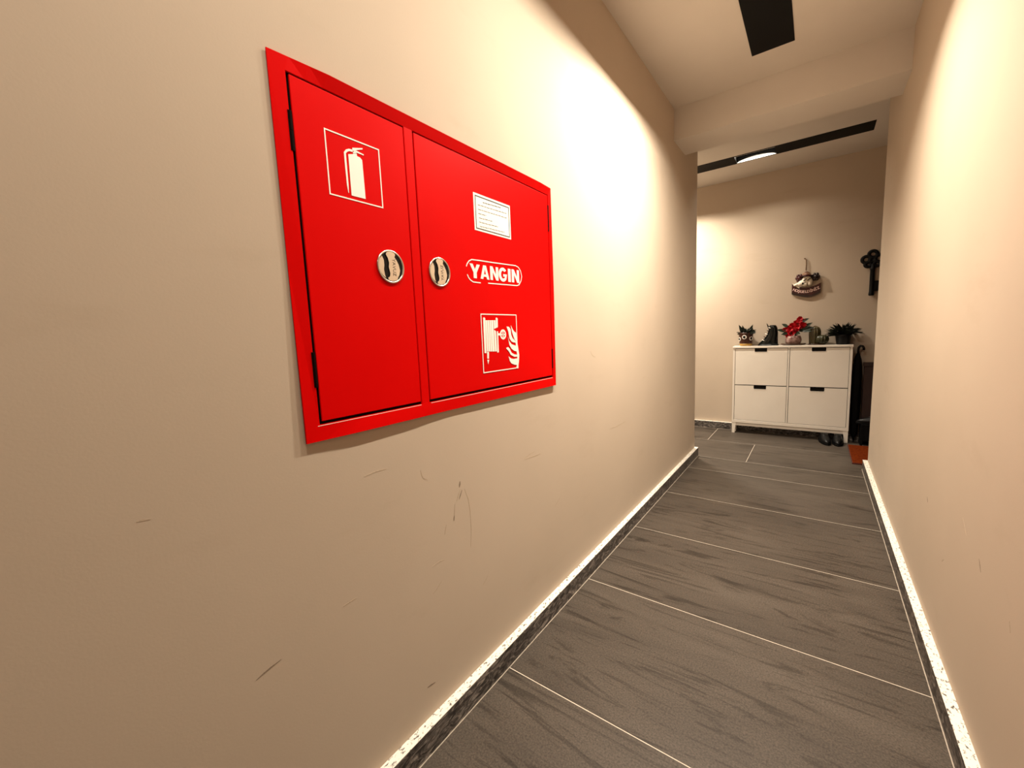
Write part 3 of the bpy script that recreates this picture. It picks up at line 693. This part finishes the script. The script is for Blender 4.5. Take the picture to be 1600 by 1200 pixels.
for x, y, z in ((1.0,-.05,.14),(1.03,-.055,.15),(.965,-.05,.115),(1.07,-.04,.075)): part('pale_leaf', leaf(bmesh.new(), (x,YI+y,ZT+z), (.3,-1,.5), .028, .016, .1, .0015, 4), mottled('pale_leaf', (.10,.11,.10), (.22,.22,.20), 30, .35), r5)

# ---------------------------------------------------------------- welcome plaque and key on the end wall
M_maroon = mottled('maroon_resin', (.030,.002,.0025), (.055,.004,.004), 20, .4)
M_brown = mottled('dark_brown_resin', (.010,.003,.002), (.022,.007,.004), 20, .45)
M_cream = mat('cream_resin', (.85,.78,.66), .4)
pl = thing('welcome_plaque', 'small maroon welcome plaque with a white animal head hanging on the end wall', 'plaque', (.725, YB, 1.34))
YP = YB-.004
cb = bmesh.new(); tube(cb, [(.704,YB-.004,1.714),(.715,YB-.010,1.702),(.717,YB-.012,1.66),(.7165,YB-.014,1.60)], .0042, 7)
ball(cb, (.703,YB-.005,1.715), (.006,.005,.006), 8, 6); part('hanging_cord', cb, mottled('brown_cord', (.10,.05,.02), (.17,.09,.04), 60, .8), pl, None, True)
# curved banner
bn = bmesh.new(); nx = 16
def arc(x): u = (x-.722)/.112; return -.036*(1-u*u)
top=[];bot=[]
for k in range(nx+1):
    x = .610+.224*k/nx; u = (x-.722)/.112
    top.append((x, 1.478+arc(x)+(.012 if k==0 else 0))); bot.append((x, 1.388+arc(x)-.006*math.sin(3*u)))
for k in range(nx): prism(bn, [bot[k],bot[k+1],top[k+1],top[k]], 'y', YP-.012, YP)
bmesh.ops.remove_doubles(bn, verts=bn.verts, dist=.0001)
part('banner', bn, M_maroon, pl)
lb = bmesh.new()
for k in range(nx): prism(lb, [bot[k],bot[k+1],(bot[k+1][0],bot[k+1][1]+.022),(bot[k][0],bot[k][1]+.022)], 'y', YP-.014, YP-.0105)
part('banner_fold', lb, M_brown, pl)
tb = bmesh.new(); word = 'HOŞGELDİNİZ'
for k, ch in enumerate(word):
    x = .630+.186*k/(len(word)-1) if len(word)>1 else .722
    u = (x-.722)/.112; z = 1.448+arc(x)-.008; slope = math.atan(.036*2*u/.112)
    me = text_mesh(ch, .034, .002, .0006)
    M = Matrix.Translation((x, YP-.0135, z)) @ Matrix.Rotation(-slope, 4, 'Y') @ Matrix.Rotation(math.pi/2, 4, 'X')
    bm_add_mesh(tb, me, M)
part('lettering', tb, mat('pink_lettering', (.90,.64,.58), .5), pl)['label'] = 'pale pink curved lettering'
hd = bmesh.new()
ball(hd, (.725,YP-.022,1.508), (.042,.026,.042)); ball(hd, (.692,YP-.030,1.487), (.040,.026,.028), rot=Matrix.Rotation(math.radians(-20),3,'Y')); ball(hd, (.655,YP-.024,1.478), (.034,.016,.014), rot=Matrix.Rotation(math.radians(-18),3,'Y'))
ball(hd, (.712,YP-.036,1.470), (.020,.018,.018)); ball(hd, (.750,YP-.026,1.492), (.022,.020,.036))
h_ = part('animal_head', hd, M_cream, pl, None, True)
sb = bmesh.new(); prism(sb, [(.612,1.486),(.622,1.488),(.668,1.450),(.672,1.440),(.660,1.443)], 'y', YP-.026, YP-.018); part('white_strap', sb, M_cream, pl)
eb = bmesh.new(); ball(eb, (.697,YP-.058,1.479), (.008,.006,.0095), 10, 8); part('nostril', eb, M_black_gloss, pl, h_)
for (x, z) in ((.712,1.517),(.742,1.516)):
    eb = bmesh.new(); stroke(eb, [(x-.012,z-.012),(x-.004,z-.004),(x+.008,z+.003),(x+.011,z+.006)], .006, 'y', YP-.054, YP-.036); part('brow', eb, M_black_gloss, pl, h_)
for sx, mm, xc in ((-1, M_maroon, .668), (1, M_brown, .793)):
    pb = bmesh.new(); rnd = random.Random(4+sx)
    for k in range(6):
        a = 2*math.pi*k/6; ball(pb, (xc+.020*math.cos(a), YP-.020, 1.535+.024*math.sin(a)), (.015,.014,.016), 9, 7)
    ball(pb, (xc,YP-.026,1.535), (.02,.016,.02), 9, 7)
    part('pompom', pb, mm, pl, None, True)
hb = bmesh.new(); lathe(hb, [(.050,0),(.050,.006),(.032,.010),(.028,.028),(.016,.040),(.004,.044)], (.722,YP-.024,1.546), 20); cap = part('hat', hb, M_maroon, pl, None, True)
for k, z in enumerate((1.562, 1.574)):
    bb = bmesh.new(); tube(bb, [(.722+(.0315-.004*k)*math.cos(t), YP-.024+(.0315-.004*k)*math.sin(t), z) for t in [2*math.pi*i/20 for i in range(21)]], .0026, 6); part('hat_band', bb, mat('gold_band', (.62,.38,.22), .35), pl, cap, True)
# key
ky = thing('key_ornament', 'large black iron key ornament on the end wall beside the right corner', 'wall ornament', (1.197, YB, 1.32))
kb = bmesh.new(); KX = 1.193
for dx, dz, rr in ((0,.056,.028),(-.044,.014,.028),(.044,.014,.028),(-.030,-.030,.020),(.030,-.030,.020),(-.002,.010,.018)):
    tube(kb, [(KX+dx+rr*math.cos(t), YB-.014, 1.628+dz+rr*math.sin(t)) for t in [2*math.pi*i/22 for i in range(23)]], .0135, 8)
part('bow', kb, M_iron, ky, None, True)
kb = bmesh.new(); lathe(kb, [(.016,1.325),(.020,1.335),(.018,1.350),(.0165,1.358),(.0165,1.545),(.019,1.550),(.019,1.562),(.013,1.570),(.013,1.600)], (KX+.002, YB-.022, 0), 16); part('shaft', kb, M_iron, ky, None, True)
kb = bmesh.new(); prism(kb, [(KX+.012,1.362),(KX+.090,1.362),(KX+.090,1.388),(KX+.064,1.388),(KX+.064,1.412),(KX+.090,1.412),(KX+.090,1.452),(KX+.012,1.452)], 'y', YB-.028, YB-.012); part('bit', kb, M_iron, ky)

# ---------------------------------------------------------------- floor things near the niche
M_mat = mottled('rust_coir', (.07,.009,.002), (.14,.024,.003), 55, .95, .6, .03)
dm = thing('doormat', 'rust orange doormat on the floor in front of the right niche', 'doormat', (1.27, 4.365, 0))
mb = box(bmesh.new(), 1.082, 1.462, 4.055, 4.640, .0005, .016, bev=.004); part('pile', mb, M_mat, dm)
mb = bmesh.new(); rect_frame(mb, 1.078, 1.466, 4.050, 4.645, .016, 'z', .0005, .012); part('edging', mb, mottled('dark_rust_edge', (.05,.008,.004), (.09,.014,.006), 40, .9), dm)
# dark shoes under the cabinet
M_shoe = mottled('black_leather', (.002,.002,.0025), (.006,.006,.0065), 40, .4, 0, .2)
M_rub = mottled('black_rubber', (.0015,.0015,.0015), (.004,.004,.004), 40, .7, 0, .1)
def shoe(label, x, y, rz, light=False):
    r = thing('shoe', label, 'shoe', (x, y, 0), 'shoes by the cabinet'); r.rotation_euler = (0,0,rz)
    u = bmesh.new(); n = 18; R_ = []
    for (cx, cz, ry, rx) in [(.0,.016,.040,.128),(.0,.030,.040,.126),(.012,.045,.036,.108),(.030,.058,.032,.085),(.044,.070,.029,.066),(.050,.080,.027,.058),(.052,.076,.022,.050)]:
        R_.append([u.verts.new((cx+rx*math.cos(2*math.pi*i/n), ry*math.sin(2*math.pi*i/n)*(1-.12*(math.cos(2*math.pi*i/n)>0)), cz)) for i in range(n)])
    for A, C in zip(R_, R_[1:]):
        for i in range(n): u.faces.new((A[i],A[(i+1)%n],C[(i+1)%n],C[i]))
    u.faces.new(R_[0][::-1]); u.faces.new(R_[-1]); link('upper', u, M_shoe, r, True)
    s_ = bmesh.new(); R_=[]
    for cz, k in ((0,1.0),(.012,1.03),(.017,1.0)): R_.append([s_.verts.new((.130*k*math.cos(2*math.pi*i/n), .042*k*math.sin(2*math.pi*i/n), cz)) for i in range(n)])
    for A, C in zip(R_, R_[1:]):
        for i in range(n): s_.faces.new((A[i],A[(i+1)%n],C[(i+1)%n],C[i]))
    s_.faces.new(R_[0][::-1]); s_.faces.new(R_[-1]); link('sole', s_, M_rub, r)
    lb = bmesh.new()
    for k in range(4): tube(lb, [(-.055+.018*k,-.018,.046+.008*k),(-.055+.018*k,0,.054+.009*k),(-.055+.018*k,.018,.046+.008*k)], .0022, 5)
    link('laces', lb, M_eye_w if light else M_rub, r, True)
    return r
shoe('black shoe under the shoe cabinet, left one of the pair', .915, 4.700, math.radians(100))
shoe('black shoe under the shoe cabinet beside its right front leg', 1.010, 4.705, math.radians(90))
# rack and box; black upright added to fill the dark corner's shade
rk = thing('low_rack', 'low black rack in the dark corner right of the shoe cabinet', 'rack', (1.27, 4.785, 0))
part('top_board', B(1.166, 1.450, 4.705, 4.865, .176, .192, bev=.002), M_rub, rk); part('lower_board', B(1.170, 1.444, 4.710, 4.862, .040, .052), M_rub, rk)
for a in (1.166, 1.434): part('side_board', B(a, a+.016, 4.705, 4.865, 0, .176), M_rub, rk)
part('front_panel', B(1.182, 1.434, 4.706, 4.714, .052, .176), M_rub, rk)
M_bx = mottled('dark_red_brown_board', (.016,.0045,.003), (.026,.008,.005), 10, .6)
bxr = thing('storage_box', 'dark red-brown upright box standing on the black rack', 'box', (1.30, 4.835, .192))
part('body', B(1.172, 1.430, 4.805, 4.862, .192, .700, bev=.003), M_bx, bxr); part('lid', B(1.168, 1.434, 4.801, 4.866, .700, .735, bev=.003), M_bx, bxr)
s2 = shoe('dark shoe with white laces on top of the black rack', 1.262, 4.752, math.radians(4), True); s2.location.z = .192
um = thing('shade_fill_umbrella', 'added black upright filling the shade between the shoe cabinet and the corner', 'shade_fill_umbrella', (1.127, 4.830, 0))
ub = bmesh.new(); lathe(ub, [(.003,.008),(.008,.04),(.024,.08),(.031,.30),(.031,.60),(.024,.76),(.009,.82)], (1.127,4.830,0), 18, ripple=.14, nrip=6); part('shade_fill_canopy', ub, M_rub, um, None, True)
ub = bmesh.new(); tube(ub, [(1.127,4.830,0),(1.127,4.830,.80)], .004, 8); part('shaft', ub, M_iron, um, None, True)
ub = bmesh.new(); tube(ub, [(1.127,4.830,.80),(1.127,4.830,.85),(1.130,4.830,.872),(1.142,4.830,.884),(1.156,4.830,.880),(1.164,4.830,.865),(1.165,4.830,.845)], .0095, 10); part('handle', ub, M_black_gloss, um, None, True)  # top of the added shade-filling upright
